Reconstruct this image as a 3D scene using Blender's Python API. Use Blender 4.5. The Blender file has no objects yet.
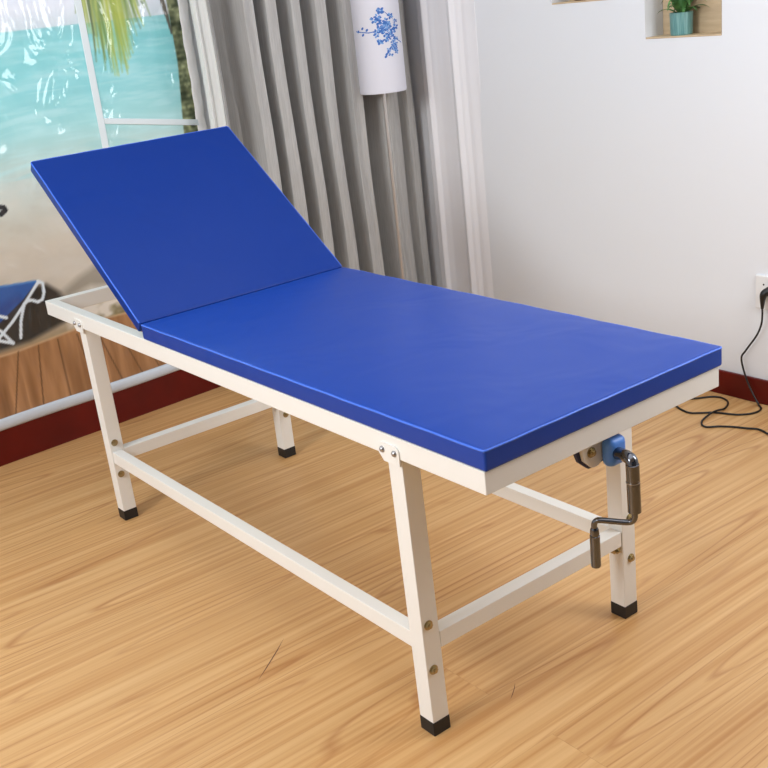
import bpy, bmesh, math, random
import numpy as np
from mathutils import Vector, Matrix
random.seed(7); RNG = np.random.RandomState(11)
S = bpy.context.scene; C = S.collection
PI = math.pi

# ------------------------------------------------------------------ helpers
def lin(c):
    return tuple((v/255/12.92 if v/255 <= .04045 else ((v/255+.055)/1.055)**2.4) for v in c) + (1,)

def mat(name, col, rough=.5, metal=0, spec=.5, coat=0, coat_rough=.1):
    m = bpy.data.materials.new(name); m.use_nodes = True
    b = m.node_tree.nodes['Principled BSDF']
    b.inputs['Base Color'].default_value = lin(col)
    b.inputs['Roughness'].default_value = rough
    b.inputs['Metallic'].default_value = metal
    b.inputs['Specular IOR Level'].default_value = spec
    b.inputs['Coat Weight'].default_value = coat
    b.inputs['Coat Roughness'].default_value = coat_rough
    return m

def nn(m, t, **kw):
    n = m.node_tree.nodes.new(t)
    for k, v in kw.items():
        if hasattr(n, k): setattr(n, k, v)
    return n
def lk(m, a, b): m.node_tree.links.new(a, b)
def bsdf(m): return m.node_tree.nodes['Principled BSDF']

def add_bump(m, scale=(1, 1, 1), nscale=50, strength=.1, dist=.001, detail=2, distort=0):
    tc = nn(m, 'ShaderNodeTexCoord'); mp = nn(m, 'ShaderNodeMapping'); mp.inputs['Scale'].default_value = scale
    no = nn(m, 'ShaderNodeTexNoise'); no.inputs['Scale'].default_value = nscale
    no.inputs['Detail'].default_value = detail; no.inputs['Distortion'].default_value = distort
    bu = nn(m, 'ShaderNodeBump'); bu.inputs['Strength'].default_value = strength; bu.inputs['Distance'].default_value = dist
    lk(m, tc.outputs['Object'], mp.inputs['Vector']); lk(m, mp.outputs[0], no.inputs['Vector'])
    lk(m, no.outputs[0], bu.inputs['Height']); lk(m, bu.outputs[0], bsdf(m).inputs['Normal'])
    return no, mp

def add_tint(m, no, c0, c1, lo=.3, hi=.7):
    cr = nn(m, 'ShaderNodeValToRGB'); e = cr.color_ramp.elements
    e[0].position = lo; e[1].position = hi; e[0].color = lin(c0); e[1].color = lin(c1)
    lk(m, no.outputs[0], cr.inputs[0]); lk(m, cr.outputs[0], bsdf(m).inputs['Base Color'])

def obj(name, bm, m, parent=None, smooth=False, mats=None):
    me = bpy.data.meshes.new(name); bm.normal_update(); bm.to_mesh(me); bm.free()
    for q in (mats or [m]): me.materials.append(q)
    if smooth:
        for p in me.polygons: p.use_smooth = True
        me.set_sharp_from_angle(angle=math.radians(50))
    o = bpy.data.objects.new(name, me); C.objects.link(o)
    if smooth:
        wn = o.modifiers.new('wn', 'WEIGHTED_NORMAL'); wn.keep_sharp = True; wn.weight = 100
    if parent: o.parent = parent
    return o

def thing(name, label, cat, loc=(0, 0, 0), rz=0, group=None):
    o = bpy.data.objects.new(name, None); C.objects.link(o); o.location = loc; o.rotation_euler = (0, 0, rz)
    o.empty_display_size = .05
    o['label'] = label; o['category'] = cat
    if group: o['group'] = group
    return o
def tag(o, label, cat, kind=None):
    o['label'] = label; o['category'] = cat
    if kind: o['kind'] = kind
    return o
def struct(o, label, cat):
    o['label'] = label; o['category'] = cat; o['kind'] = 'structure'; return o

def box(bm, a, b, bev=0, seg=2):
    """axis aligned box from corner a to corner b"""
    x0, y0, z0 = [min(a[i], b[i]) for i in range(3)]; x1, y1, z1 = [max(a[i], b[i]) for i in range(3)]
    return hexa(bm, [(x0, y0, z0), (x1, y0, z0), (x1, y1, z0), (x0, y1, z0)], [(x0, y0, z1), (x1, y0, z1), (x1, y1, z1), (x0, y1, z1)], bev, seg)
def hexa(bm, lo, hi, bev=0, seg=2):
    v = [bm.verts.new(p) for p in list(lo)+list(hi)]
    f = [bm.faces.new([v[i] for i in q]) for q in ((3, 2, 1, 0), (4, 5, 6, 7), (0, 1, 5, 4), (1, 2, 6, 5), (2, 3, 7, 6), (3, 0, 4, 7))]
    if bev:
        es = {e for q in f for e in q.edges}
        bmesh.ops.bevel(bm, geom=list(es), offset=bev, segments=seg, profile=.5, affect='EDGES', clamp_overlap=True)
    return v
def frame_of(d):
    d = Vector(d).normalized(); a = Vector((0, 0, 1)) if abs(d.z) < .9 else Vector((1, 0, 0))
    u = d.cross(a).normalized(); return u, d.cross(u).normalized()
def loft(bm, rings, cap=True):
    for a, b in zip(rings, rings[1:]):
        n = len(a)
        for i in range(n): bm.faces.new((a[i], a[(i+1) % n], b[(i+1) % n], b[i]))
    if cap:
        bm.faces.new(list(reversed(rings[0]))); bm.faces.new(rings[-1])
def cyl(bm, a, b, r, r2=None, n=20, prof=None):
    """round bar a->b; prof = [(t, radius)]"""
    a = Vector(a); b = Vector(b); u, w = frame_of(b-a); prof = prof or [(0, r), (1, r if r2 is None else r2)]
    loft(bm, [[bm.verts.new(a.lerp(b, t)+(u*math.cos(2*PI*i/n)+w*math.sin(2*PI*i/n))*q) for i in range(n)] for t, q in prof])
def catmull(P, k=8):
    P = [Vector(p) for p in P]; P = [P[0]*2-P[1]]+P+[P[-1]*2-P[-2]]; out = []
    for i in range(1, len(P)-2):
        a, b, c, d = P[i-1:i+3]
        for j in range(k):
            t = j/k
            out.append(.5*((2*b)+(c-a)*t+(2*a-5*b+4*c-d)*t*t+(3*b-a-3*c+d)*t**3))
    out.append(P[-2]); return out
def tube(bm, pts, r, n=10):
    pts = [Vector(p) for p in pts]; rings = []; u = None
    for i, p in enumerate(pts):
        d = (pts[min(i+1, len(pts)-1)]-pts[max(i-1, 0)]).normalized()
        if u is None: u, w = frame_of(d)
        else:
            u = (u-d*u.dot(d)).normalized(); w = d.cross(u)
        rr = r(i/(len(pts)-1)) if callable(r) else r
        rings.append([bm.verts.new(p+(u*math.cos(2*PI*k/n)+w*math.sin(2*PI*k/n))*rr) for k in range(n)])
    loft(bm, rings)
def lathe(bm, prof, n=32, c=(0, 0, 0), rib=0, ribn=0):
    rings = []
    for r, z in prof:
        rings.append([bm.verts.new((c[0]+(r*(1+rib*math.cos(ribn*2*PI*i/n)))*math.cos(2*PI*i/n), c[1]+(r*(1+rib*math.cos(ribn*2*PI*i/n)))*math.sin(2*PI*i/n), c[2]+z)) for i in range(n)])
    loft(bm, rings)
def hexbolt(bm, c, d, r=.0075, h=.006):
    c = Vector(c); d = Vector(d).normalized(); u, w = frame_of(d)
    cyl(bm, c, c+d*.0015, r*1.35, n=16)
    cyl(bm, c+d*.0015, c+d*h, r, n=6)
    cyl(bm, c+d*h, c+d*(h+.003), r*.5, n=10)

# ------------------------------------------------------------------ materials
M = {}
M['wall'] = mat('white_wall_paint', (229, 232, 237), .6, spec=.3)
no, mp = add_bump(M['wall'], nscale=9, strength=.08, dist=.004, detail=5)
M['frame'] = mat('cream_powder_coat', (240, 239, 234), .32, spec=.5)
add_bump(M['frame'], nscale=120, strength=.05, dist=.0006)
M['rubber'] = mat('black_rubber', (24, 24, 26), .5)
M['brass'] = mat('brass_bolt', (178, 164, 128), .35, 1)
M['steel'] = mat('zinc_rivet', (170, 170, 172), .3, 1)
M['chrome'] = mat('chrome', (112, 115, 122), .10, 1)
M['bluepl'] = mat('blue_plastic', (84, 142, 228), .38)
M['black'] = mat('black_plastic', (18, 18, 20), .4)
M['outlet'] = mat('white_socket_plastic', (232, 232, 232), .35)
M['dark'] = mat('dark_slot', (12, 12, 12), .8)

def vinyl(name, col):
    m = mat(name, col, .34, spec=.38)
    tc = nn(m, 'ShaderNodeTexCoord')
    n1 = nn(m, 'ShaderNodeTexNoise'); n1.inputs['Scale'].default_value = 5; n1.inputs['Detail'].default_value = 2; n1.inputs['Distortion'].default_value = .6
    n2 = nn(m, 'ShaderNodeTexNoise'); n2.inputs['Scale'].default_value = 420; n2.inputs['Detail'].default_value = 1
    b1 = nn(m, 'ShaderNodeBump'); b1.inputs['Strength'].default_value = .35; b1.inputs['Distance'].default_value = .012
    b2 = nn(m, 'ShaderNodeBump'); b2.inputs['Strength'].default_value = .12; b2.inputs['Distance'].default_value = .0006
    for n in (n1, n2): lk(m, tc.outputs['Object'], n.inputs['Vector'])
    lk(m, n1.outputs[0], b1.inputs['Height']); lk(m, n2.outputs[0], b2.inputs['Height'])
    lk(m, b1.outputs[0], b2.inputs['Normal']); lk(m, b2.outputs[0], bsdf(m).inputs['Normal'])
    return m
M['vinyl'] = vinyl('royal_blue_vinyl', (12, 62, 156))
M['piping'] = mat('vinyl_edge_highlight', (66, 112, 222), .25)  # lighter than the vinyl: edge highlight put into the piping colour
M['vinyl_shaded'] = vinyl('royal_blue_vinyl_shaded', (7, 50, 134)); bsdf(M['vinyl_shaded']).inputs['Specular IOR Level'].default_value = .2  # same vinyl, darkened: shade on the tilted backrest is put into the colour

def cloth(name, c0, c1, rough=.75):
    m = mat(name, c0, rough, spec=.25)
    no, mp = add_bump(m, scale=(40, 40, 1.2), nscale=9, strength=.12, dist=.002, detail=3)
    add_tint(m, no, c0, c1, .35, .65)
    b = bsdf(m); b.inputs['Sheen Weight'].default_value = .15
    return m
M['curtain'] = cloth('grey_satin_curtain', (168, 167, 165), (184, 183, 181), .4)
M['sheer'] = cloth('white_sheer_curtain', (230, 230, 234), (231, 231, 235), .8)

def floor_mat():
    m = mat('oak_laminate', (205, 160, 110), .36, spec=.4)
    N = m.node_tree
    tc = nn(m, 'ShaderNodeTexCoord'); sp = nn(m, 'ShaderNodeSeparateXYZ'); lk(m, tc.outputs['Object'], sp.inputs[0])
    ax = nn(m, 'ShaderNodeMath', operation='ADD'); ax.inputs[1].default_value = .14; lk(m, sp.outputs[0], ax.inputs[0])
    ay = nn(m, 'ShaderNodeMath', operation='ADD'); ay.inputs[1].default_value = 5.03; lk(m, sp.outputs[1], ay.inputs[0])
    cb = nn(m, 'ShaderNodeCombineXYZ'); lk(m, ay.outputs[0], cb.inputs[0]); lk(m, ax.outputs[0], cb.inputs[1])
    def brick(w, h, mort, off):
        b = nn(m, 'ShaderNodeTexBrick'); b.offset = off; b.inputs['Scale'].default_value = 1
        b.inputs['Brick Width'].default_value = w; b.inputs['Row Height'].default_value = h
        b.inputs['Mortar Size'].default_value = mort; b.inputs['Mortar Smooth'].default_value = .3
        b.inputs['Color1'].default_value = (0, 0, 0, 1); b.inputs['Color2'].default_value = (1, 1, 1, 1); b.inputs['Mortar'].default_value = (.5, .5, .5, 1)
        lk(m, cb.outputs[0], b.inputs['Vector']); return b
    plank = brick(2.6, .18, .0006, .37); strip = brick(3.1, .09, .0, .43)
    # grain coordinates, shifted per strip
    sh = nn(m, 'ShaderNodeMath', operation='MULTIPLY'); sh.inputs[1].default_value = 7.3; lk(m, plank.outputs['Color'], sh.inputs[0])
    gx = nn(m, 'ShaderNodeMath', operation='ADD'); lk(m, sp.outputs[0], gx.inputs[0]); lk(m, sh.outputs[0], gx.inputs[1])
    gy = nn(m, 'ShaderNodeMath', operation='ADD'); lk(m, sp.outputs[1], gy.inputs[0]); lk(m, sh.outputs[0], gy.inputs[1])
    gc = nn(m, 'ShaderNodeCombineXYZ'); lk(m, gx.outputs[0], gc.inputs[0]); lk(m, gy.outputs[0], gc.inputs[1])
    def stretched(sx, sy, sc, det=3, dis=0):
        mp = nn(m, 'ShaderNodeMapping'); mp.inputs['Scale'].default_value = (sx, sy, 1); lk(m, gc.outputs[0], mp.inputs['Vector'])
        n = nn(m, 'ShaderNodeTexNoise'); n.inputs['Scale'].default_value = sc; n.inputs['Detail'].default_value = det; n.inputs['Distortion'].default_value = dis
        lk(m, mp.outputs[0], n.inputs['Vector']); return n
    fine = stretched(46, .55, 2.0, 4); med = stretched(26, .35, 1.6, 2)
    cat = stretched(7.0, .5, 1.0, 0)
    ml = nn(m, 'ShaderNodeMath', operation='MULTIPLY'); ml.inputs[1].default_value = 15; lk(m, cat.outputs[0], ml.inputs[0])
    fr = nn(m, 'ShaderNodeMath', operation='PINGPONG'); fr.inputs[1].default_value = .5; lk(m, ml.outputs[0], fr.inputs[0])
    pw = nn(m, 'ShaderNodeMapRange'); pw.inputs['From Min'].default_value = .0; pw.inputs['From Max'].default_value = .13; pw.inputs['To Min'].default_value = 1; pw.inputs['To Max'].default_value = 0
    lk(m, fr.outputs[0], pw.inputs['Value'])
    # base colour from fine + medium grain
    add = nn(m, 'ShaderNodeMath', operation='ADD'); lk(m, fine.outputs[0], add.inputs[0]); lk(m, med.outputs[0], add.inputs[1])
    cr = nn(m, 'ShaderNodeValToRGB'); e = cr.color_ramp.elements
    e[0].position = .78; e[0].color = lin((192, 141, 86)); e[1].position = 1.2; e[1].color = lin((218, 176, 122))
    hl = nn(m, 'ShaderNodeMath', operation='MULTIPLY'); hl.inputs[1].default_value = .5
    lk(m, add.outputs[0], hl.inputs[0]); e[0].position = .37; e[1].position = .63; e2 = cr.color_ramp.elements.new(.5); e2.color = lin((207, 161, 106))
    lk(m, hl.outputs[0], cr.inputs[0])
    mx = nn(m, 'ShaderNodeMix', data_type='RGBA'); mx.blend_type = 'MULTIPLY'
    mk = nn(m, 'ShaderNodeMath', operation='MULTIPLY'); lk(m, pw.outputs[0], mk.inputs[0])
    mm = nn(m, 'ShaderNodeMapRange'); mm.inputs['From Min'].default_value = .38; mm.inputs['From Max'].default_value = .58; mm.inputs['To Max'].default_value = .5
    lk(m, stretched(5, .9, 1.1, 1).outputs[0], mm.inputs['Value']); lk(m, mm.outputs[0], mk.inputs[1])
    lk(m, mk.outputs[0], mx.inputs['Factor']); lk(m, cr.outputs[0], mx.inputs['A']); mx.inputs['B'].default_value = lin((192, 146, 104))
    # tone per plank and strip
    def tone(b, lo, hi, src):
        mr = nn(m, 'ShaderNodeMapRange'); mr.inputs['To Min'].default_value = lo; mr.inputs['To Max'].default_value = hi; lk(m, b.outputs['Color'], mr.inputs['Value'])
        x = nn(m, 'ShaderNodeVectorMath', operation='SCALE'); lk(m, src, x.inputs[0]); lk(m, mr.outputs[0], x.inputs['Scale']); return x.outputs[0]
    t = tone(plank, .992, 1.008, mx.outputs['Result']); t = tone(strip, .985, 1.015, t)
    mo = nn(m, 'ShaderNodeMix', data_type='RGBA'); mo.blend_type = 'MULTIPLY'; lk(m, t, mo.inputs['A']); mo.inputs['B'].default_value = lin((190, 165, 140))
    mf = nn(m, 'ShaderNodeMath', operation='MULTIPLY'); mf.inputs[1].default_value = .3; lk(m, plank.outputs['Fac'], mf.inputs[0]); lk(m, mf.outputs[0], mo.inputs['Factor'])
    lk(m, mo.outputs['Result'], bsdf(m).inputs['Base Color'])
    bu = nn(m, 'ShaderNodeBump'); bu.inputs['Strength'].default_value = .12; bu.inputs['Distance'].default_value = .0008
    lk(m, fine.outputs[0], bu.inputs['Height']); lk(m, bu.outputs[0], bsdf(m).inputs['Normal'])
    return m
M['floor'] = floor_mat()
M['wallgrey'] = mat('grey_wall_paint', (120, 122, 126), .7, spec=.3)

M['red'] = mat('dark_red_varnished_wood', (88, 18, 12), .34, spec=.3)
no, mp = add_bump(M['red'], scale=(1, 1, 1), nscale=6, strength=.1, dist=.003, detail=3)
add_tint(M['red'], no, (82, 9, 5), (104, 17, 10))
M['tan'] = mat('tan_niche_panel', (205, 180, 145), .5)
no, mp = add_bump(M['tan'], scale=(3, 3, 20), nscale=4, strength=.05); add_tint(M['tan'], no, (196, 172, 140), (212, 190, 156))

# ------------------------------------------------------------------ room shell
XR, YF, YB, ZC = 5.2, -3.0, 1.848, 2.6
TH = math.radians(93.8)                    # the mural wall runs 3.8 degrees off square
U = Vector((math.cos(TH), math.sin(TH), 0)); NW = Vector((math.sin(TH), -math.cos(TH), 0))
P0 = Vector((-.50, -.109, 0))
def wp(u, z, off=0): return P0+U*u+Vector((0, 0, z))+NW*off        # point on the mural wall
ucorner = (YB-P0.y)/U.y; ufront = (YF-P0.y)/U.y
cornerL = wp(ucorner, 0); frontL = wp(ufront, 0)

bm = bmesh.new(); hexa(bm, [(-1.1, YF-.1, -.09), (XR+.1, YF-.1, -.09), (XR+.1, YB+.1, -.09), (-1.1, YB+.1, -.09)],
                       [(-1.1, YF-.1, 0), (XR+.1, YF-.1, 0), (XR+.1, YB+.1, 0), (-1.1, YB+.1, 0)])
fl = obj('floor', bm, M['floor']); struct(fl, 'light oak laminate floor with long grain running under the bed', 'floor')
bm = bmesh.new(); box(bm, (-1.1, YF-.1, ZC), (XR+.1, YB+.1, ZC+.08))
struct(obj('ceiling', bm, M['wall']), 'flat white ceiling above the room', 'ceiling')
def slab(bm, a, b, n, z0, z1, t=.1):
    a = Vector(a); b = Vector(b); n = Vector(n)*t
    lo = [a, b, b-n, a-n]; hexa(bm, [(p.x, p.y, z0) for p in lo], [(p.x, p.y, z1) for p in lo])
bm = bmesh.new(); slab(bm, frontL, cornerL, NW, 0, ZC)
struct(obj('wall_left', bm, M['wall']), 'white wall carrying the beach mural behind the raised backrest', 'wall')
bm = bmesh.new(); slab(bm, (XR, YF, 0), (XR, YB, 0), (-1, 0, 0), 0, ZC)
struct(obj('wall_right', bm, M['wallgrey']), 'plain grey wall on the camera side opposite the mural', 'wall')
bm = bmesh.new(); slab(bm, (frontL.x, YF, 0), (XR, YF, 0), (0, 1, 0), 0, ZC)
struct(obj('wall_front', bm, M['wall']), 'plain white wall opposite the wall with the niches', 'wall')

# back wall with two openings for the niches
NICH = [(.332, .624, 1.284, 1.574), (.735, 1.024, 1.155, 1.445)]
xs = sorted({cornerL.x, XR, *[v for n in NICH for v in n[:2]]}); zs = sorted({0, ZC, *[v for n in NICH for v in n[2:]]})
bm = bmesh.new(); vd = {}
def vv(x, z):
    if (x, z) not in vd: vd[(x, z)] = bm.verts.new((x, YB, z))
    return vd[(x, z)]
for i in range(len(xs)-1):
    for j in range(len(zs)-1):
        cx, cz = (xs[i]+xs[i+1])/2, (zs[j]+zs[j+1])/2
        if any(a < cx < b and c < cz < d for a, b, c, d in NICH): continue
        bm.faces.new((vv(xs[i], zs[j]), vv(xs[i+1], zs[j]), vv(xs[i+1], zs[j+1]), vv(xs[i], zs[j+1])))
r = bmesh.ops.extrude_face_region(bm, geom=bm.faces[:])
bmesh.ops.translate(bm, verts=[g for g in r['geom'] if isinstance(g, bmesh.types.BMVert)], vec=(0, .16, 0))
bmesh.ops.recalc_face_normals(bm, faces=bm.faces[:])
struct(obj('wall_back', bm, M['wall']), 'smooth white wall with two square display niches and a socket', 'wall')
for k, (a, b, c, d) in enumerate(NICH):
    D = .088; s = .055; e = .0015
    # white left cheek is the wall's own reveal; back, base, top and splayed right cheek are tan
    bm = bmesh.new()
    box(bm, (a+e, YB+D, c+e), (b-e, YB+D+.012, d-e))
    o = obj('trim_%d' % (k+1), bm, M['tan'])
    struct(o, ['tan lining of the niche nearer the corner', 'tan lining of the niche holding the potted plant'][k], 'niche lining')
    bm = bmesh.new(); box(bm, (a+e, YB-.0015, c-.001), (b-e, YB+D, c+.004), .001, 1)
    sh = obj('shelf_base', bm, M['tan'], o)
    bm = bmesh.new(); hexa(bm, [(b-e-.001, YB, c+.004), (b-e, YB, c+.004), (b-e, YB+D, c+.004), (b-s, YB+D, c+.004)], [(b-e-.001, YB, d-e), (b-e, YB, d-e), (b-e, YB+D, d-e), (b-s, YB+D, d-e)])
    obj('splayed_side', bm, M['tan'], o)

# baseboards
bm = bmesh.new(); a = wp(ufront, 0, .012); b = wp(ucorner-.0, 0, .012); slab(bm, a, b, NW, 0, .122, .012)
struct(obj('baseboard_left', bm, M['red']), 'dark red glossy skirting board under the beach mural', 'baseboard')
bm = bmesh.new(); box(bm, (cornerL.x+.02, YB-.012, 0), (XR, YB, .083), .002, 1)
struct(obj('baseboard_back', bm, M['red']), 'dark red skirting board below the socket on the white wall', 'baseboard')
M['hem'] = mat('pale_blue_white_plastic', (205, 214, 224), .25)
add_bump(M['hem'], nscale=22, strength=.5, dist=.006, detail=3)
bm = bmesh.new()
pts = [wp(u, .141+.0015*math.sin(u*9), .010) for u in np.linspace(ufront+.05, 1.03, 60)]
u_ = []
n = 14; rings = []
for p in pts: rings.append([bm.verts.new(p+Vector((0, 0, 1))*(.0205*math.sin(2*PI*i/n))+NW*(.010*math.cos(2*PI*i/n))) for i in range(n)])
loft(bm, rings); struct(obj('trim_3', bm, M['hem'], smooth=True), 'pale bluish white rounded moulding between mural and red skirting', 'moulding')

# scratches in the floor
bm = bmesh.new()
for a, b, w in (((1.158, -.011), (1.260, -.148), .0013), ((1.671, .235), (1.705, .188), .0008)):
    a = Vector((*a, .0004)); b = Vector((*b, .0004)); d = (b-a).normalized(); s = Vector((-d.y, d.x, 0))
    P = [a, a.lerp(b, .3)+s*w+s*.002, a.lerp(b, .7)+s*w+s*.0015, b, a.lerp(b, .7)-s*w+s*.0015, a.lerp(b, .3)-s*w+s*.002]
    bm.faces.new([bm.verts.new(p) for p in P])
M['scr'] = mat('dark_scratch', (110, 78, 58), .8)
obj('scratch', bm, M['scr'], fl)

# ------------------------------------------------------------------ the beach mural (a printed plastic sheet)
u0, u1, z0, z1 = -.9, 1.02, .155, 2.3
NU, NZ = 480, 536
uu, zz = np.meshgrid(np.linspace(u0, u1, NU), np.linspace(z0, z1, NZ))
def c_(r, g, b): return np.array([r, g, b], float)
def vnoise(u, z, fu, fz, seed, octv=3):
    out = 0; amp = 1; tot = 0
    for o in range(octv):
        rs = np.random.RandomState(seed+o*17); G = rs.rand(64, 64)
        a = (u*fu*2**o) % 63; b = (z*fz*2**o) % 63; i = a.astype(int); j = b.astype(int); fa = a-i; fb = b-j
        fa = fa*fa*(3-2*fa); fb = fb*fb*(3-2*fb); i2 = (i+1) % 64; j2 = (j+1) % 64
        out = out+amp*((G[i, j]*(1-fa)+G[i2, j]*fa)*(1-fb)+(G[i, j2]*(1-fa)+G[i2, j2]*fa)*fb); tot += amp; amp *= .5
    return out/tot
U9, Z9 = uu+3, zz+3
stops = [(.155, (150, 108, 72)), (.37, (158, 116, 80)), (.385, (150, 130, 100)), (.45, (176, 162, 142)), (.60, (190, 180, 164)), (.70, (197, 187, 170)),
         (.80, (194, 192, 178)), (.90, (196, 205, 196)), (.99, (186, 214, 206)), (1.08, (160, 213, 210)), (1.2, (140, 208, 208)), (1.34, (132, 205, 204)), (1.393, (136, 200, 200)),
         (1.397, (205, 216, 218)), (1.46, (228, 230, 234)), (1.8, (170, 200, 225)), (2.3, (110, 165, 215))]
zs_ = [s[0] for s in stops]; slope = zz-.0*(uu)
img = np.stack([np.interp(slope, zs_, [s[1][k] for s in stops]) for k in range(3)], -1)
def blend(mask, col):
    global img
    img = img*(1-mask[..., None])+(np.asarray(col, float))*mask[..., None]
# waves and foam
w = vnoise(U9, Z9+.04*np.sin(U9*5), 3, 34, 5, 3); sea = ((zz > .93) & (zz < 1.395)).astype(float)
w2 = vnoise(U9, Z9, 9, 60, 35, 3); blend(sea*np.clip((w2-.5)*4, 0, 1)*.35, (196, 232, 230)); blend(sea*np.clip((w-.55)*4, 0, 1)*.5, (190, 230, 228)); blend(sea*np.clip((.42-w)*4, 0, 1)*.4, (118, 190, 192))
cl = vnoise(U9, Z9, 4, 7, 40, 4); sky = (zz > 1.397).astype(float); blend(sky*np.clip((cl-.48)*4, 0, 1)*.8, (250, 248, 250))
# sand texture and shadow patches
sa = vnoise(U9, Z9, 8, 18, 60, 4); sand = ((zz > .385) & (zz < .93)).astype(float); blend(sand*np.clip((sa-.5)*3, 0, 1)*.3, (214, 205, 190)); blend(sand*np.clip((.45-sa)*3, 0, 1)*.25, (165, 152, 132))
def poly(pts, soft=.004):
    """soft mask of a polygon in (u, z)"""
    ins = np.zeros(uu.shape, bool); dist = np.full(uu.shape, 9.)
    n = len(pts)
    for i in range(n):
        (x1, y1), (x2, y2) = pts[i], pts[(i+1) % n]
        c = ((y1 > zz) != (y2 > zz)) & (uu < (x2-x1)*(zz-y1)/((y2-y1) or 1e-9)+x1); ins ^= c
        dx, dy = x2-x1, y2-y1; t = np.clip(((uu-x1)*dx+(zz-y1)*dy)/(dx*dx+dy*dy+1e-12), 0, 1)
        dist = np.minimum(dist, np.hypot(uu-x1-t*dx, zz-y1-t*dy))
    sd = np.where(ins, dist, -dist); return np.clip(sd/soft+.5, 0, 1)
def line(pts, w0, w1=None, soft=.003):
    m = np.zeros(uu.shape); n = len(pts)-1; w1 = w0 if w1 is None else w1
    for i in range(n):
        (x1, y1), (x2, y2) = pts[i], pts[i+1]; dx, dy = x2-x1, y2-y1
        t = np.clip(((uu-x1)*dx+(zz-y1)*dy)/(dx*dx+dy*dy+1e-12), 0, 1); d = np.hypot(uu-x1-t*dx, zz-y1-t*dy)
        ww = w0+(w1-w0)*(i+t)/n; m = np.maximum(m, np.clip((ww-d)/soft+.5, 0, 1))
    return m
# dark rocks/shadow under the lounger, green scrub behind the frame
nz = vnoise(U9, Z9, 16, 22, 80, 3)
blend(poly([(-.9, .40), (.09, .39), (.20, .395), (.36, .43), (.36, .50), (.345, .53), (.30, .572), (.14, .592), (-.9, .60)], .02)*.96, (36, 34, 32))
blend(poly([(.34, .525), (.42, .565), (.51, .60), (.545, .55), (.545, .50), (.47, .49), (.37, .50)], .03)*.75, (130, 122, 108))
blend(poly([(.35, .40), (.36, .50), (.46, .525), (.56, .50), (.60, .43), (.60, .385), (.45, .385)], .03)*.85, (214, 205, 190))
blend(poly([(.44, .40), (.47, .46), (.54, .475), (.60, .42), (.60, .36), (.5, .365)], .02)*np.clip((nz-.3)*3, 0, 1), (112, 100, 66))
# wooden deck boards at the bottom
deckz = np.interp(uu, [-.9, .15, .30, .47, .64, 1.1], [.36, .372, .384, .398, .392, .34])
dk = np.clip((deckz-zz)/.008+.5, 0, 1)
gr = vnoise(U9, Z9, 40, 5, 90, 3)
dcol = (c_(150, 106, 68)[None, None]+(gr[..., None]-.5)*c_(70, 60, 50))
img = img*(1-dk[..., None])+dcol*dk[..., None]
blend(np.clip(1-np.abs(zz-deckz)/.007, 0, 1)*.7, (198, 166, 128))
for k in range(-14, 14):
    ub = .153+.073*k; lean = .06*0+(.065/.23 if k == 0 else .28-.17*k/2 if k > 0 else .28)
    lean = .28-.145*k if k < 5 else -.35
    blend(line([(ub, .372), (ub-lean*.22, .15)], .0022)*dk*.85, (84, 56, 34))
# lounger: blue sling on a white tubular frame
sh = poly([(-.10, .60), (.143, .602), (.273, .590), (.207, .539), (.116, .486), (-.10, .40)])
blend(sh, (38, 84, 150)); blend(poly([(.02, .52), (.20, .56), (.207, .539), (.116, .486), (-.10, .40)], .03)*.5, (30, 50, 110)); blend(line([(-.1, .603), (.143, .602), (.273, .590)], .004)*.8, (66, 120, 180))
wt = (206, 214, 222)
for L_ in ([(.273, .589), (.289, .578), (.286, .545), (.276, .524), (.258, .519), (.24, .53), (.227, .533), (.21, .525), (.200, .505), (.185, .47), (.172, .415)],
           [(.273, .585), (.200, .515), (.155, .475), (.08, .42)], [(-.05, .52), (.09, .52), (.139, .495)], [(.06, .50), (.11, .455), (.142, .404)], [(.142, .404), (.10, .424), (.02, .45)]):
    blend(line(L_, .0055), wt)
blend(line([(.19, .86), (.214, .855), (.218, .845), (.20, .835)], .008), (22, 22, 26))
# palm trunk on the right side
tc_ = np.interp(zz, [.155, .98, 1.23, 1.44, 2.3], [.96, .968, .986, .977, .90]); hw = np.interp(zz, [.155, .98, 1.44, 2.3], [.036, .031, .022, .016])
tm = np.clip((hw-np.abs(uu-tc_))/.004+.5, 0, 1)*(zz > .75); bands = np.clip(1.6*vnoise(U9, Z9, 25, 42, 150, 2)-.35, 0, 1)+.3*np.sin(zz*2*PI/.04)**2
tr = vnoise(U9, Z9, 60, 50, 120, 2); tcol = c_(58, 66, 44)+(bands*tr)[..., None]*c_(170, 165, 130)
img = img*(1-tm[..., None])+tcol*tm[..., None]
blend(line([(.935, 1.46), (.948, 1.38), (.955, 1.33)], .009, .004)*.9, (96, 88, 74))
# palm fronds hanging from above
rs = np.random.RandomState(3)
for k in range(90):
    s0 = rs.uniform(.63, .83); top = 1.50+rs.uniform(0, .12); mid = .73
    tipu = s0+(s0-.70)*.25+rs.uniform(-.03, .03); ln = .20*math.exp(-((s0-.715)/.06)**2)+.05+rs.uniform(-.05, .03); tz = 1.47-ln
    g = [(104, 132, 60), (150, 170, 72), (186, 192, 84), (74, 96, 50), (128, 150, 88)][rs.randint(5)]
    if s0 > .70 and s0 < .77: g = [(170, 180, 70), (192, 198, 90), (140, 160, 64)][rs.randint(3)]
    blend(line([(s0*.6+mid*.4, top), ((s0+tipu)/2, (top+tz)/2+.02), (tipu, tz)], .0075, .0015, .008)*.62, g)
blend(line([(.655, 1.47), (.652, 1.36), (.645, 1.29)], .006, .001)*.8, (86, 104, 58))
img = img*(1+.09*np.clip((1.0-zz)/.15, 0, 1))[..., None]; img = np.clip(img*np.array([1.03, 1.05, 1.08]), 0, 255)
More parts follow.
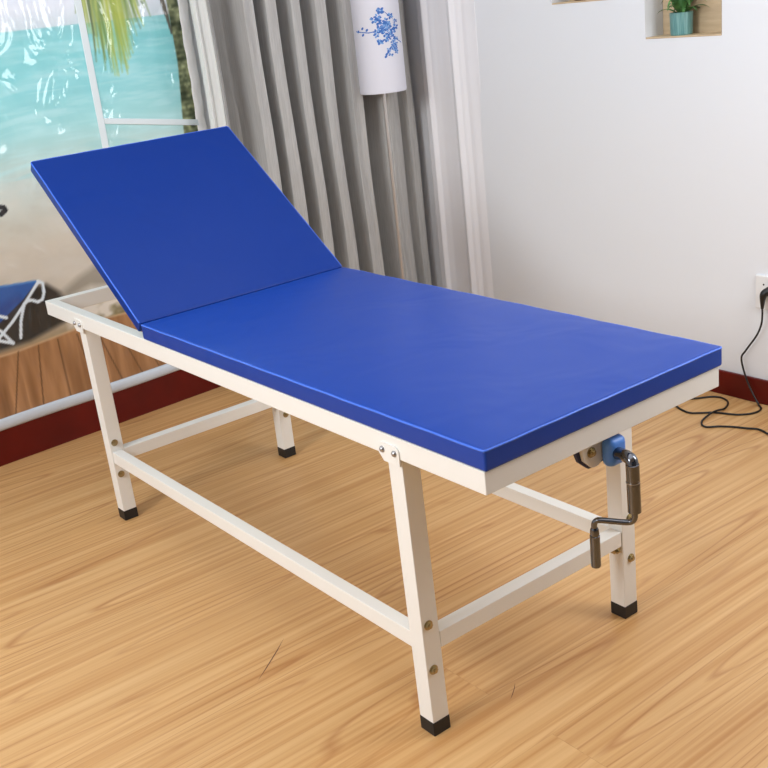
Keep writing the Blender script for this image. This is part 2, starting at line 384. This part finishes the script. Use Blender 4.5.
# mesh: gently crumpled sheet
ll = (np.where(img/255 <= .04045, img/255/12.92, ((img/255+.055)/1.055)**2.4))
off = .0055+.003*(vnoise(U9, Z9, 3, 3, 200, 3)-.5)
P = np.array(P0)[None, None]+uu[..., None]*np.array(U)+zz[..., None]*np.array([0, 0, 1.])+off[..., None]*np.array(NW)
idx = np.arange(NU*NZ).reshape(NZ, NU)
faces = np.stack([idx[:-1, :-1], idx[:-1, 1:], idx[1:, 1:], idx[1:, :-1]], -1).reshape(-1, 4)
me = bpy.data.meshes.new('beach_mural'); me.from_pydata(P.reshape(-1, 3).tolist(), [], faces.tolist())
ca = me.color_attributes.new('print', 'FLOAT_COLOR', 'POINT')
ca.data.foreach_set('color', np.concatenate([ll.reshape(-1, 3), np.ones((NU*NZ, 1))], 1).astype(np.float32).ravel())
me.polygons.foreach_set('use_smooth', [True]*len(me.polygons))
m = mat('printed_glossy_plastic', (255, 255, 255), .5, spec=.25, coat=1, coat_rough=.05); M['mural'] = m
at = nn(m, 'ShaderNodeVertexColor'); at.layer_name = 'print'; lk(m, at.outputs[0], bsdf(m).inputs['Base Color'])
tc = nn(m, 'ShaderNodeTexCoord'); mp = nn(m, 'ShaderNodeMapping'); mp.inputs['Scale'].default_value = (1, 1, .75); lk(m, tc.outputs['Object'], mp.inputs[0])
n1 = nn(m, 'ShaderNodeTexNoise'); n1.inputs['Scale'].default_value = 5.5; n1.inputs['Detail'].default_value = 2.6; n1.inputs['Distortion'].default_value = 1.2; n1.inputs['Roughness'].default_value = .5
bu = nn(m, 'ShaderNodeBump'); bu.inputs['Strength'].default_value = 1; bu.inputs['Distance'].default_value = .024
lk(m, mp.outputs[0], n1.inputs['Vector']); lk(m, n1.outputs[0], bu.inputs['Height']); lk(m, bu.outputs[0], bsdf(m).inputs['Coat Normal'])
me.materials.append(m)
mural = bpy.data.objects.new('beach_mural', me); C.objects.link(mural)
tag(mural, 'glossy printed beach mural of turquoise sea, palm and sand on left wall', 'mural')
# window bars showing through the film, built as raised strips; its crumpled white edge
M['muntin'] = mat('pale_grey_muntin', (226, 238, 243), .5)
bm = bmesh.new()
def wbar(bm, ua, za, ub, zb, o0, o1):
    lo = [wp(ua, za, o0), wp(ub, za, o0), wp(ub, za, o1), wp(ua, za, o1)]; hi = [p+Vector((0, 0, zb-za)) for p in lo]; hexa(bm, lo, hi, .001, 1)
wbar(bm, .604, .95, .629, 2.3, .006, .0095); obj('muntin_strip', bm, M['muntin'], mural)
bm = bmesh.new(); hexa(bm, [wp(.63, 1.062, .006), wp(1.006, .999, .006), wp(1.006, .999, .0092), wp(.63, 1.062, .0092)], [wp(.63, 1.082, .006), wp(1.006, 1.021, .006), wp(1.006, 1.021, .0092), wp(.63, 1.082, .0092)], .001, 1); obj('muntin_strip', bm, M['muntin'], mural)
M['edge'] = mat('white_crumpled_film', (255, 255, 255), .22); add_bump(M['edge'], nscale=26, strength=.3, dist=.006, detail=3)
bm = bmesh.new(); rings = []
for k, z in enumerate(np.linspace(.16, 2.3, 150)):
    du = .0015*math.sin(z*23)+.0012*math.sin(z*71+1)
    rings.append([bm.verts.new(wp(u+du*s, z, o)) for u, o, s in ((.999, .006, 1), (1.006, .010, .6), (1.022, .011+.002*math.sin(z*61), .6), (1.036, .008, 1), (1.036, .002, 1), (.999, .002, 1))])
loft(bm, rings); obj('edge_strip', bm, M['edge'], mural, smooth=True)

# ------------------------------------------------------------------ curtains
def curtain(name, keys, zt, zb, m, path, seed=1, step=.006, wob=1, dm=1):
    """keys: (s, depth); path(s, d) -> x, y"""
    ss = np.arange(keys[0][0], keys[-1][0]+1e-6, step); ks = [k[0] for k in keys]; kd = [k[1]*dm for k in keys]
    dd = []
    for s in ss:
        i = max(0, min(len(ks)-2, int(np.searchsorted(ks, s))-1)); t = (s-ks[i])/(ks[i+1]-ks[i]); t = min(1, max(0, t)); t = t*t*(3-2*t)
        dd.append(kd[i]*(1-t)+kd[i+1]*t)
    dd = np.array(dd); zl = np.linspace(zt, zb, 46); rs = np.random.RandomState(seed); ph = rs.rand(6)*6.28
    bm = bmesh.new(); prev = None
    for z in zl:
        k = (zt-z)/(zt-zb); row = []
        for s, d in zip(ss, dd):
            s2 = s+wob*.007*math.sin(2.3*z+ph[0]+s*3)*k+wob*.003*math.sin(7*z+ph[1]+s*9); d2 = d*(1+.15*math.sin(1.7*z+s*6+ph[2]))+wob*(.0025*math.sin(s*120+z*2.5)+.002*math.sin(s*70-z*3))
            x, y = path(s2, d2); row.append(bm.verts.new((x, y, z)))
        if prev:
            for i in range(len(row)-1): bm.faces.new((prev[i], row[i], row[i+1], prev[i+1]))
        prev = row
    o = obj(name, bm, m, smooth=True)
    for p in o.data.polygons: p.use_smooth = True
    md = o.modifiers.new('t', 'SOLIDIFY'); md.thickness = .002
    return o
K = [(.892, .004), (.902, .016), (.917, .008), (.935, .03), (.955, .02), (.985, -.03), (1.03, -.06), (1.062, -.04), (1.078, .03), (1.122, .034), (1.138, -.07), (1.160, -.09), (1.176, .03), (1.218, .035), (1.234, -.07),
     (1.266, -.09), (1.284, .032), (1.322, .035), (1.340, -.07), (1.372, -.09), (1.390, .03), (1.434, .036), (1.452, -.075), (1.492, -.09), (1.512, .03), (1.562, .034), (1.583, -.08), (1.64, -.08), (1.672, .01), (1.69, .028), (1.745, .02), (1.765, -.03), (1.785, -.02), (1.80, .015), (1.838, .01)]
KL = [k for k in K if k[0] < .95]; K = [k for k in K if k[0] > .93]
o = curtain('grey_curtain', K, 2.5, .03, M['curtain'], lambda s, d: (-.435+d, s-.03), dm=1.55)
tag(o, 'heavy grey satin curtain hanging in deep vertical folds beside the beach mural', 'curtain')
K2 = [(-.372, -.002), (-.35, .0), (-.328, .014), (-.306, .0), (-.27, -.004), (-.20, -.004), (-.190, .0), (-.168, .012), (-.146, -.002), (-.12, -.012), (-.06, -.0215)]
M['lining'] = cloth('pale_lining', (214, 216, 214), (222, 223, 221), .6)
ol = curtain('pale_lining', KL, 2.5, .03, M['lining'], lambda s, d: (-.435+d, s-.03), dm=1.55, step=.004); ol.parent = o
o = curtain('sheer_curtain', K2, 2.5, .03, M['sheer'], lambda s, d: (s, 1.825-d), seed=5, step=.004, wob=.12)
tag(o, 'white sheer curtain hanging flat against the white wall right of the floor lamp', 'curtain')

# ------------------------------------------------------------------ floor lamp
LX, LY = -.33, 1.588
lamp = thing('floor_lamp', 'tall floor lamp with white cylindrical shade printed with blue blossoms before grey curtain', 'lamp', (LX, LY, 0))
bm = bmesh.new(); lathe(bm, [(.001, 0), (.125, 0), (.13, .006), (.128, .016), (.05, .024), (.012, .034), (.001, .036)], 40); obj('base', bm, M['chrome'], lamp, smooth=True)
bm = bmesh.new(); cyl(bm, (0, 0, .02), (0, 0, 1.06), .0075); M['pole'] = mat('satin_metal', (205, 200, 196), .3, .7); obj('pole', bm, M['pole'], lamp, smooth=True)
M['shade'] = mat('white_lamp_shade', (222, 222, 232), .7); add_bump(M['shade'], nscale=150, strength=.05)
bm = bmesh.new(); lathe(bm, [(.086, 1.028), (.0875, 1.026), (.089, 1.026), (.0905, 1.032), (.0905, 1.70), (.089, 1.704), (.087, 1.70), (.087, 1.04), (.080, 1.035), (.02, 1.035)], 64); sd = obj('lamp_shade', bm, M['shade'], lamp, smooth=True)
M['motif'] = mat('cobalt_print', (58, 110, 190), .6); M['motif2'] = mat('pale_blue_print', (120, 165, 220), .6)
camdir = math.atan2(-1.05-LY, 3.107-LX)
def on_shade(a, z, r=.0908):  # a = metres along the shade from the side that faces the room
    t = camdir+(a*1.25+.004)/.0905; return Vector((r*math.cos(t), r*math.sin(t), z+.022))
bm = bmesh.new(); rs = np.random.RandomState(9)
def dab(bm, a, z, ra, rz, rot, r):
    n = 7; vs = []
    for i in range(n):
        x = ra*math.cos(2*PI*i/n); y = rz*math.sin(2*PI*i/n); vs.append(bm.verts.new(on_shade(a+x*math.cos(rot)-y*math.sin(rot), z+x*math.sin(rot)+y*math.cos(rot), r)))
    bm.faces.new(vs)
bm2 = bmesh.new()
for k in range(34):
    a = rs.normal(.018, .022); z = 1.245+rs.normal(0, .028)
    if a < -.05 or a > .085: continue
    q = rs.uniform(.006, .010)
    for j in range(5):
        t = j*2*PI/5+rs.rand(); dab(bm if (k+j) % 3 else bm2, a+q*.8*math.cos(t), z+q*.8*math.sin(t), q*.62, q*.42, t, .0908+.0002*(k % 4))
for k in range(10):
    a = .045+rs.normal(0, .012); z = 1.20-.07*rs.rand()
    for j in range(4):
        t = j*2*PI/4+rs.rand(); dab(bm2 if j % 2 else bm, a+.005*math.cos(t), z+.005*math.sin(t), .0042, .003, t, .0909)
for a, z in ((-.068, 1.235), (-.05, 1.245), (-.05, 1.222), (-.035, 1.238), (.018, 1.145), (.024, 1.152), (.015, 1.137)):
    dab(bm, a, z, .006, .004, 1.0, .0909)
def twig(bm, P, w):
    for (a0, y0), (a1, y1) in zip(P, P[1:]):
        L = 5
        for i in range(L):
            t0, t1 = i/L, (i+1)/L; q = [(a0+(a1-a0)*t, y0+(y1-y0)*t) for t in (t0, t1)]
            bm.faces.new([bm.verts.new(on_shade(a, z+s, .0907)) for (a, z), s in ((q[0], -w), (q[1], -w), (q[1], w), (q[0], w))])
twig(bm, [(.085, 1.18), (.05, 1.20), (.02, 1.235), (-.03, 1.228), (-.08, 1.236)], .0018); twig(bm, [(.05, 1.20), (.035, 1.165), (.018, 1.145)], .0016); twig(bm, [(.06, 1.19), (.05, 1.27), (.02, 1.30)], .0014)
obj('blossom_print', bm, M['motif'], sd); obj('blossom_print', bm2, M['motif2'], sd)

# ------------------------------------------------------------------ examination bed
W, ZB, ZT, ZM, L = .618, .5962, .6387, .6794, 1.9
bed = thing('examination_bed', 'long steel examination bed with blue vinyl mattress, raised backrest and hand crank', 'bed')
LEG = .041
fr = M['frame']
for y in (0, W-.03):
    bm = bmesh.new(); box(bm, (0, y, ZB), (L, y+.03, ZT), .0018); obj('side_rail', bm, fr, bed, smooth=True)
for x in (.0, L-.03):
    bm = bmesh.new(); box(bm, (x-.0003 if x < 1 else x, .0003, ZB+.0003), (x+.03 if x < 1 else L+.0003, W-.0003, ZT-.0003), .0018)
    obj('end_rail', bm, fr, bed, smooth=True)
bm = bmesh.new(); box(bm, (.665, .031, ZB+.012), (.695, W-.031, ZT-.002), .001, 1); obj('cross_bar', bm, fr, bed)
bm = bmesh.new(); box(bm, (1.30, .031, ZB+.012), (1.33, W-.031, ZT-.004), .001, 1); obj('cross_bar', bm, fr, bed)
def leg(xb, y, near):
    xt = xb-(.010 if near else .002)
    def at(z): return xb+(xt-xb)*z/ZB
    y0, y1 = y, y+LEG; dy = 0 if near else .004
    ztop = ZB-.0005
    bm = bmesh.new(); lo = [(at(.03), y0, .03), (at(.03)+LEG, y0, .03), (at(.03)+LEG, y1, .03), (at(.03), y1, .03)]; hi = [(at(ztop), y0+dy, ztop), (at(ztop)+LEG, y0+dy, ztop), (at(ztop)+LEG, y1+dy, ztop), (at(ztop), y1+dy, ztop)]
    hexa(bm, lo, hi, .0016); lg = obj('leg', bm, fr, bed, smooth=True)
    bm = bmesh.new(); e = .0009; lo = [(xb-e, y0-e, 0), (xb+LEG+e, y0-e, 0), (xb+LEG+e, y1+e, 0), (xb-e, y1+e, 0)]; hi = [(at(.031)-e, y0-e, .031), (at(.031)+LEG+e, y0-e, .031), (at(.031)+LEG+e, y1+e, .031), (at(.031)-e, y1+e, .031)]
    hexa(bm, lo, hi, .002); obj('rubber_foot', bm, M['rubber'], lg, smooth=True)
    # rounded bolt-on bracket lapping the rail, with two rivets
    s = -1 if near else 1; yo = (0 if near else W)
    a, b, c, d = at(ZB)-.014, at(ZB)+LEG+.004, ZB-.012, ZB+.025
    bm = bmesh.new(); R_ = .012; out = [(b, c), (b, d-R_)]+[(b-R_+R_*math.cos(t), d-R_+R_*math.sin(t)) for t in np.linspace(0, PI/2, 7)[1:]]+[(a+R_+R_*math.cos(t), d-R_+R_*math.sin(t)) for t in np.linspace(PI/2, PI, 7)]+[(a, ZB+.002), (at(ZB)-.001, c)]
    v1 = [bm.verts.new((x, yo+s*.0003, z)) for x, z in out]; v2 = [bm.verts.new((x, yo+s*.0030, z)) for x, z in out]
    bm.faces.new(v1); bm.faces.new(list(reversed(v2)))
    for i in range(len(out)): bm.faces.new((v1[i], v2[i], v2[(i+1) % len(out)], v1[(i+1) % len(out)]))
    bmesh.ops.recalc_face_normals(bm, faces=bm.faces[:]); obj('bracket', bm, fr, lg)
    for xx in (at(ZB)-.002, at(ZB)+.033):
        bm = bmesh.new(); cyl(bm, (xx, yo+s*.003, ZB+.011), (xx, yo+s*.0085, ZB+.011), 0, n=16, prof=[(0, .0062), (.4, .006), (.8, .004), (1, .001)]); obj('rivet', bm, M['steel'], lg, smooth=True)
    yy = (y+.016) if near else (y+LEG-.016)
    for z in (.246, .147):
        bm = bmesh.new(); hexbolt(bm, (at(z)+LEG, yy, z), (1, 0, 0)); obj('bolt', bm, M['brass'], lg)
    return lg
yn, yf = .0045, W-.0045-LEG
for xb in (.2285, 1.641):
    leg(xb, yn, True); leg(xb, yf, False)
Z1, Z2 = .1845, .2205
for y, dz in ((yn+.003, 0), (yf+.003, -.003)):
    bm = bmesh.new(); box(bm, (.2285+LEG-.003, y, Z1+dz), (1.640, y+.029, Z2+dz), .0015); s_ = obj('stretcher', bm, fr, bed, smooth=True)
for x in (.2285+LEG-.036, 1.641+LEG-.036):
    bm = bmesh.new(); box(bm, (x, yn+LEG+.0004, Z1), (x+.033, yf-.0004, Z2), .0015); s_ = obj('stretcher', bm, fr, bed, smooth=True)
# little welded tab with a brass nut below the foot-end stretcher
bm = bmesh.new(); box(bm, (1.66, yf-.022, Z1-.012), (1.676, yf-.001, Z1-.0003), .001, 1); hexbolt(bm, (1.676, yf-.011, Z1-.007), (1, 0, 0), .005, .004); obj('weld_tab', bm, M['brass'], bed)

def pad(bm, lx, ly, t, bev=.007, puff=.0025):
    """upholstered slab 0..lx, 0..ly, 0..t with softly swollen top"""
    nx, ny = max(8, int(lx/.03)), 20
    box(bm, (0, 0, 0), (lx, ly, t), bev, 4)
    bmesh.ops.subdivide_edges(bm, edges=[e for e in bm.edges if e.calc_length() > .2], cuts=18, use_grid_fill=True)
    for v in bm.verts:
        if v.co.z > t-.001:
            a = min(v.co.x, lx-v.co.x)/.06; b = min(v.co.y, ly-v.co.y)/.06
            v.co.z += puff*min(1, max(0, a))*min(1, max(0, b))
        elif .004 < v.co.z < t-.004: pass
def seam_ring(bm, lx, ly, z, r=.0016, rc=.006, ins=.0008):
    P = []
    for cx, cy, a0 in ((rc+ins, rc+ins, PI), (lx-rc-ins, rc+ins, 1.5*PI), (lx-rc-ins, ly-rc-ins, 0), (rc+ins, ly-rc-ins, PI/2)):
        for k in range(6):
            t = a0+k/5*PI/2; P.append(Vector((cx+rc*math.cos(t), cy+rc*math.sin(t), z)))
    # straight runs get a faint hand-sewn waviness
    Q = []
    for i, p in enumerate(P[3:-4]):
        q = P[i+4]; n = max(1, int((q-p).length/.03))
        for k in range(n):
            w = p.lerp(q, k/n); Q.append(w+Vector((0, 0, .0004*math.sin(w.x*41+w.y*57))))
    n = 8; rings = []
    for i, p in enumerate(Q):
        d = (Q[min(i+1, len(Q)-1)]-Q[max(i-1, 0)]).normalized(); u = Vector((d.y, -d.x, 0)); rings.append([bm.verts.new(p+(u*math.cos(2*PI*k/n)+Vector((0, 0, 1))*math.sin(2*PI*k/n))*r) for k in range(n)])
    loft(bm, rings)
HX = .66
bm = bmesh.new(); pad(bm, L+.006-HX, W+.006, ZM-ZT-.0006, .0055)
mt = obj('mattress', bm, M['vinyl'], bed, smooth=True); mt.location = (HX, -.002, ZT+.0006)
bm = bmesh.new(); seam_ring(bm, L+.006-HX, W+.006, ZM-ZT-.0035, .0022); sr = obj('seam_piping', bm, M['piping'], mt, smooth=True)
ang, BL, BT = .6224, .644, .034
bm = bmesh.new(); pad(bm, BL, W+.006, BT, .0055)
bk = obj('backrest', bm, M['vinyl_shaded'], bed, smooth=True)
# local x runs up the slope toward the head end
ca, sa = math.cos(ang), math.sin(ang)
# rotate so +x local points (-ca,0,sa); keep the normal facing up: mirror y with a half turn
mx = Matrix(((-ca, 0, sa, 0), (0, -1, 0, 0), (sa, 0, ca, 0), (0, 0, 0, 1)))
org = Vector((HX-.001, W+.004, ZM+.001))-Vector((sa, 0, ca))*BT
bk.matrix_local = Matrix.Translation(org) @ mx
bm = bmesh.new(); seam_ring(bm, BL, W+.006, BT-.0035, .0022); obj('seam_piping', bm, M['piping'], bk, smooth=True)
bm = bmesh.new()
for y in (.03, W-.055): box(bm, (.012, y, -.0262), (BL-.03, y+.025, -.0012), .001, 1)
for x in (.03, .3, BL-.055): box(bm, (x, .0552, -.0262), (x+.025, W-.0552, -.0012), .001, 1)
obj('backrest_frame', bm, fr, bk)
bm = bmesh.new(); box(bm, (HX+.03, .034, ZT-.008), (L-.035, W-.034, ZT+.0002)); obj('mattress_board', bm, fr, bed)
# lifting strut and screw below
bm = bmesh.new(); cyl(bm, (.46, W/2, ZM+.10), (.80, .306, .575), .010, n=12); obj('lift_strut', bm, fr, bed, smooth=True)
bm = bmesh.new(); cyl(bm, (.80, .306, .568), (1.85, .306, .568), .009, n=12); obj('drive_screw', bm, M['steel'], bed, smooth=True)

# crank bearing
bm = bmesh.new()
out = [(.240, ZB-.0004), (.352, ZB-.0004), (.352, .570), (.340, .540), (.305, .5295), (.282, .5315), (.258, .552)]
v1 = [bm.verts.new((1.856, y, z)) for y, z in out]; v2 = [bm.verts.new((1.8625, y, z)) for y, z in out]
bm.faces.new(v1); bm.faces.new(list(reversed(v2)))
for i in range(len(out)): bm.faces.new((v1[i], v2[i], v2[(i+1) % len(out)], v1[(i+1) % len(out)]))
bmesh.ops.recalc_face_normals(bm, faces=bm.faces[:]); M['navy'] = mat('navy_plastic', (30, 40, 84), .5); cb = obj('crank_bracket', bm, M['navy'], bed)
bm = bmesh.new(); out2 = [(.254, ZB-.0006), (.351, ZB-.0006), (.351, .568), (.300, .5345), (.285, .5345), (.265, .553)]
v1 = [bm.verts.new((1.8628, y, z)) for y, z in out2]; v2 = [bm.verts.new((1.870, y, z)) for y, z in out2]
bm.faces.new(v1); bm.faces.new(list(reversed(v2)))
for i in range(len(out2)): bm.faces.new((v1[i], v2[i], v2[(i+1) % len(out2)], v1[(i+1) % len(out2)]))
bmesh.ops.recalc_face_normals(bm, faces=bm.faces[:]); obj('white_plate', bm, fr, cb)
bm = bmesh.new(); hexbolt(bm, (1.870, .283, .566), (1, 0, 0), .0075); obj('bolt', bm, M['brass'], cb)
bm = bmesh.new(); box(bm, (1.8703, .303, .531), (1.900, .350, .588), .014, 5); obj('bearing', bm, M['bluepl'], cb, smooth=True)
# crank
cr = bmesh.new(); yc, xa = .3035, 1.947
tube(cr, catmull([(1.895, .3215, .559), (1.915, .3155, .563), (1.932, .3085, .5655), (xa-.004, yc+.002, .563), (xa, yc, .552)], 6), .0115, 16)
ck = obj('crank', cr, M['chrome'], bed, smooth=True)
bm = bmesh.new(); cyl(bm, (xa, yc, .558), (xa, yc+.002, .462), 0, n=24, prof=[(0, .0105), (.01, .0122), (.36, .0122), (.37, .0112), (.39, .0112), (.40, .0122), (.985, .0122), (1, .0105)]); obj('crank_arm', bm, M['chrome'], ck, smooth=True)
bm = bmesh.new(); cyl(bm, (xa, yc, .5235), (xa, yc, .5215), .0127, n=24); obj('ring', bm, M['steel'], ck, smooth=True)
bm = bmesh.new(); tube(bm, catmull([(xa, yc+.002, .462), (xa, yc+.002, .452), (xa-.004, yc, .444), (xa-.014, yc-.006, .4405), (1.900, .272, .4435), (1.891, .2665, .442), (1.887, .264, .434), (1.887, .264, .418)], 6), .0056, 12)
obj('crank_rod', bm, M['chrome'], ck, smooth=True)
bm = bmesh.new(); cyl(bm, (1.887, .264, .427), (1.887, .264, .347), 0, n=24, prof=[(0, .0065), (.04, .0080), (.16, .0088), (.17, .0082), (.19, .0082), (.20, .0094), (.97, .0094), (1, .0082)]); obj('crank_grip', bm, M['chrome'], ck, smooth=True)

# ------------------------------------------------------------------ socket, plug and cord
so = thing('wall_socket', 'white square wall socket above the red skirting with black plug in it', 'socket', (1.196, YB, .376))
bm = bmesh.new(); box(bm, (-.043, -.010, -.054), (.043, 0, .054), .003, 3); pl_ = obj('faceplate', bm, M['outlet'], so, smooth=True)
for x in (-.013, .013):
    bm = bmesh.new(); cyl(bm, (x, -.0094, .026), (x, -.0106, .026), .0028, n=12); obj('socket_hole', bm, M['dark'], so)
cord = thing('power_cord', 'black power cord plugged into wall socket, snaking across the floor', 'cord', (1.186, 1.80, 0))
off_ = Vector((1.186, 1.80, 0))
bm = bmesh.new()
def rel(P): return [Vector(p)-off_ for p in P]
tube(bm, rel(catmull([(1.214, YB-.0105, .386), (1.212, YB-.022, .388), (1.206, YB-.032, .386), (1.200, YB-.036, .376), (1.197, YB-.036, .358), (1.195, YB-.034, .332)], 5)), lambda t: .0125 if t < .55 else .0125-.008*(t-.55)/.45, 14)
box(bm, Vector((1.200, YB-.026, .370))-off_, Vector((1.230, YB-.0105, .400))-off_, .004, 2)
obj('plug', bm, M['black'], cord, smooth=True)
C1 = [(1.195, YB-.034, .335), (1.194, 1.816, .31), (1.188, 1.82, .277), (1.168, 1.825, .235), (1.128, 1.828, .178), (1.112, 1.826, .145), (1.132, 1.826, .078), (1.158, 1.822, .036), (1.185, 1.815, .006), (1.206, 1.797, .004), (1.214, 1.771, .004), (1.205, 1.739, .004), (1.178, 1.71, .004), (1.142, 1.695, .004), (1.109, 1.682, .004), (1.077, 1.652, .004), (1.051, 1.635, .004), (1.011, 1.643, .004), (.974, 1.662, .004),
      (.93, 1.69, .004), (.925, 1.715, .004), (.95, 1.732, .004), (.974, 1.733, .004), (.997, 1.758, .004), (1.023, 1.792, .004), (1.054, 1.802, .004), (1.093, 1.781, .004), (1.117, 1.729, .0045), (1.114, 1.678, .0095), (1.118, 1.618, .004), (1.138, 1.582, .004), (1.163, 1.571, .004), (1.191, 1.598, .004), (1.226, 1.62, .004), (1.266, 1.636, .004), (1.296, 1.649, .004), (1.338, 1.636, .004), (1.42, 1.60, .004), (1.6, 1.55, .004), (1.9, 1.60, .004)]
bm = bmesh.new(); tube(bm, rel(catmull(C1, 7)), .0031, 10); obj('cable', bm, M['black'], cord, smooth=True)

# ------------------------------------------------------------------ things in the niches
M['teal'] = mat('teal_glazed_pot', (92, 142, 142), .4)
no, mp = add_bump(M['teal'], scale=(30, 30, 2), nscale=6, strength=.2, dist=.001); add_tint(M['teal'], no, (78, 128, 130), (120, 165, 162))
px, py, pz = .845, 1.889, 1.159
pot = thing('potted_plant', 'small leafy plant in teal ribbed pot standing in wall niche', 'plant', (px, py, pz))
bm = bmesh.new(); lathe(bm, [(.001, 0), (.031, 0), (.034, .004), (.035, .04), (.0355, .062), (.036, .068), (.034, .0685), (.033, .066), (.032, .056), (.001, .056)], 72, rib=.012, ribn=18); obj('pot', bm, M['teal'], pot, smooth=True)
M['soil'] = mat('dark_soil', (60, 45, 34), .9); bm = bmesh.new(); lathe(bm, [(.001, .0562), (.0315, .0562), (.026, .06), (.001, .062)], 24); obj('soil', bm, M['soil'], pot, smooth=True)
M['leaf'] = mat('green_leaf', (70, 120, 62), .45); no, mp = add_bump(M['leaf'], nscale=40, strength=.1); add_tint(M['leaf'], no, (48, 96, 50), (108, 160, 92))
bm = bmesh.new(); rs = np.random.RandomState(4)
for k in range(46):
    a = k*2.399+rs.uniform(-.2, .2); rr = rs.uniform(.3, 1); lenh = .032+.052*rr if k > 12 else .02; hgt = rs.uniform(.02, .10)*(1.25-rr*.5); wd = rs.uniform(.0055, .008)
    d = Vector((math.cos(a), math.sin(a), 0)); s = Vector((-d.y, d.x, 0)); b0 = Vector((0, 0, .060))+d*.008; prev = None
    if d.y*lenh > .05: lenh = .05/d.y
    n = 7
    for i in range(n+1):
        t = i/n; p = b0+d*(lenh*t)+Vector((0, 0, hgt*math.sin(t*PI*.72)*1.2-.012*t*t)); ww = wd*math.sin(PI*min(1, .12+t*.9))+.0004
        cur = [bm.verts.new(p-s*ww), bm.verts.new(p-Vector((0, 0, ww*.35))), bm.verts.new(p+s*ww)]
        if prev:
            bm.faces.new((prev[0], cur[0], cur[1], prev[1])); bm.faces.new((prev[1], cur[1], cur[2], prev[2]))
        prev = cur
obj('leaves', bm, M['leaf'], pot, smooth=True)
M['brown'] = mat('brown_glazed_clay', (104, 66, 34), .35); no, mp = add_bump(M['brown'], nscale=12, strength=.15); add_tint(M['brown'], no, (84, 50, 24), (140, 100, 50))
jar = thing('clay_jar', 'small brown clay jar standing in the wall niche nearer the corner', 'jar', (.44, 1.893, 1.288))
bm = bmesh.new(); lathe(bm, [(.001, 0), (.028, 0), (.034, .004), (.045, .035), (.043, .06), (.030, .085), (.024, .092), (.028, .10), (.024, .1), (.020, .09), (.001, .03)], 36); obj('body', bm, M['brown'], jar, smooth=True)
bm = bmesh.new(); lathe(bm, [(.001, .1005), (.029, .1005), (.026, .108), (.010, .114), (.007, .122), (.001, .124)], 28); obj('lid', bm, M['brown'], jar, smooth=True)

# ------------------------------------------------------------------ lights, world, camera
def area(name, loc, target, size, power, col=(1, 1, 1), sy=None):
    l = bpy.data.lights.new(name, 'AREA'); l.energy = power; l.color = col; l.shape = 'RECTANGLE'; l.size = size; l.size_y = sy or size
    o = bpy.data.objects.new(name, l); C.objects.link(o); o.location = loc
    o.rotation_euler = (Vector(target)-Vector(loc)).to_track_quat('-Z', 'Y').to_euler(); return o
area('softbox_key', (1.35, -2.8, 2.15), (.9, .3, .5), 1.2, 74, (.94, .975, 1), 1.0)
area('added_side_light', (2.5, 1.3, 1.5), (-.3, .8, 1.15), .6, 18, (.95, .975, 1), .95)  # unseen lamp added for glints on the mural and a brighter niche cheek
area('ceiling_bounce', (1.6, .1, 2.55), (1.6, .1, 0), 2.6, 25, (.93, .97, 1), 2.6)
w = bpy.data.worlds.new('world'); w.use_nodes = True; w.node_tree.nodes['Background'].inputs[0].default_value = (.9, .95, 1, 1); w.node_tree.nodes['Background'].inputs[1].default_value = .5; S.world = w
cam = bpy.data.cameras.new('camera'); cam.sensor_width = 36; cam.lens = 1083.271/768*36; cam.clip_start = .05
co = bpy.data.objects.new('camera', cam); C.objects.link(co)
co.location = (3.106555, -1.049903, 1.377412); co.rotation_euler = (1.2258498, .1069755, .9070757); S.camera = co
S.view_settings.view_transform = 'Standard'; S.view_settings.look = 'None'; S.view_settings.exposure = 0
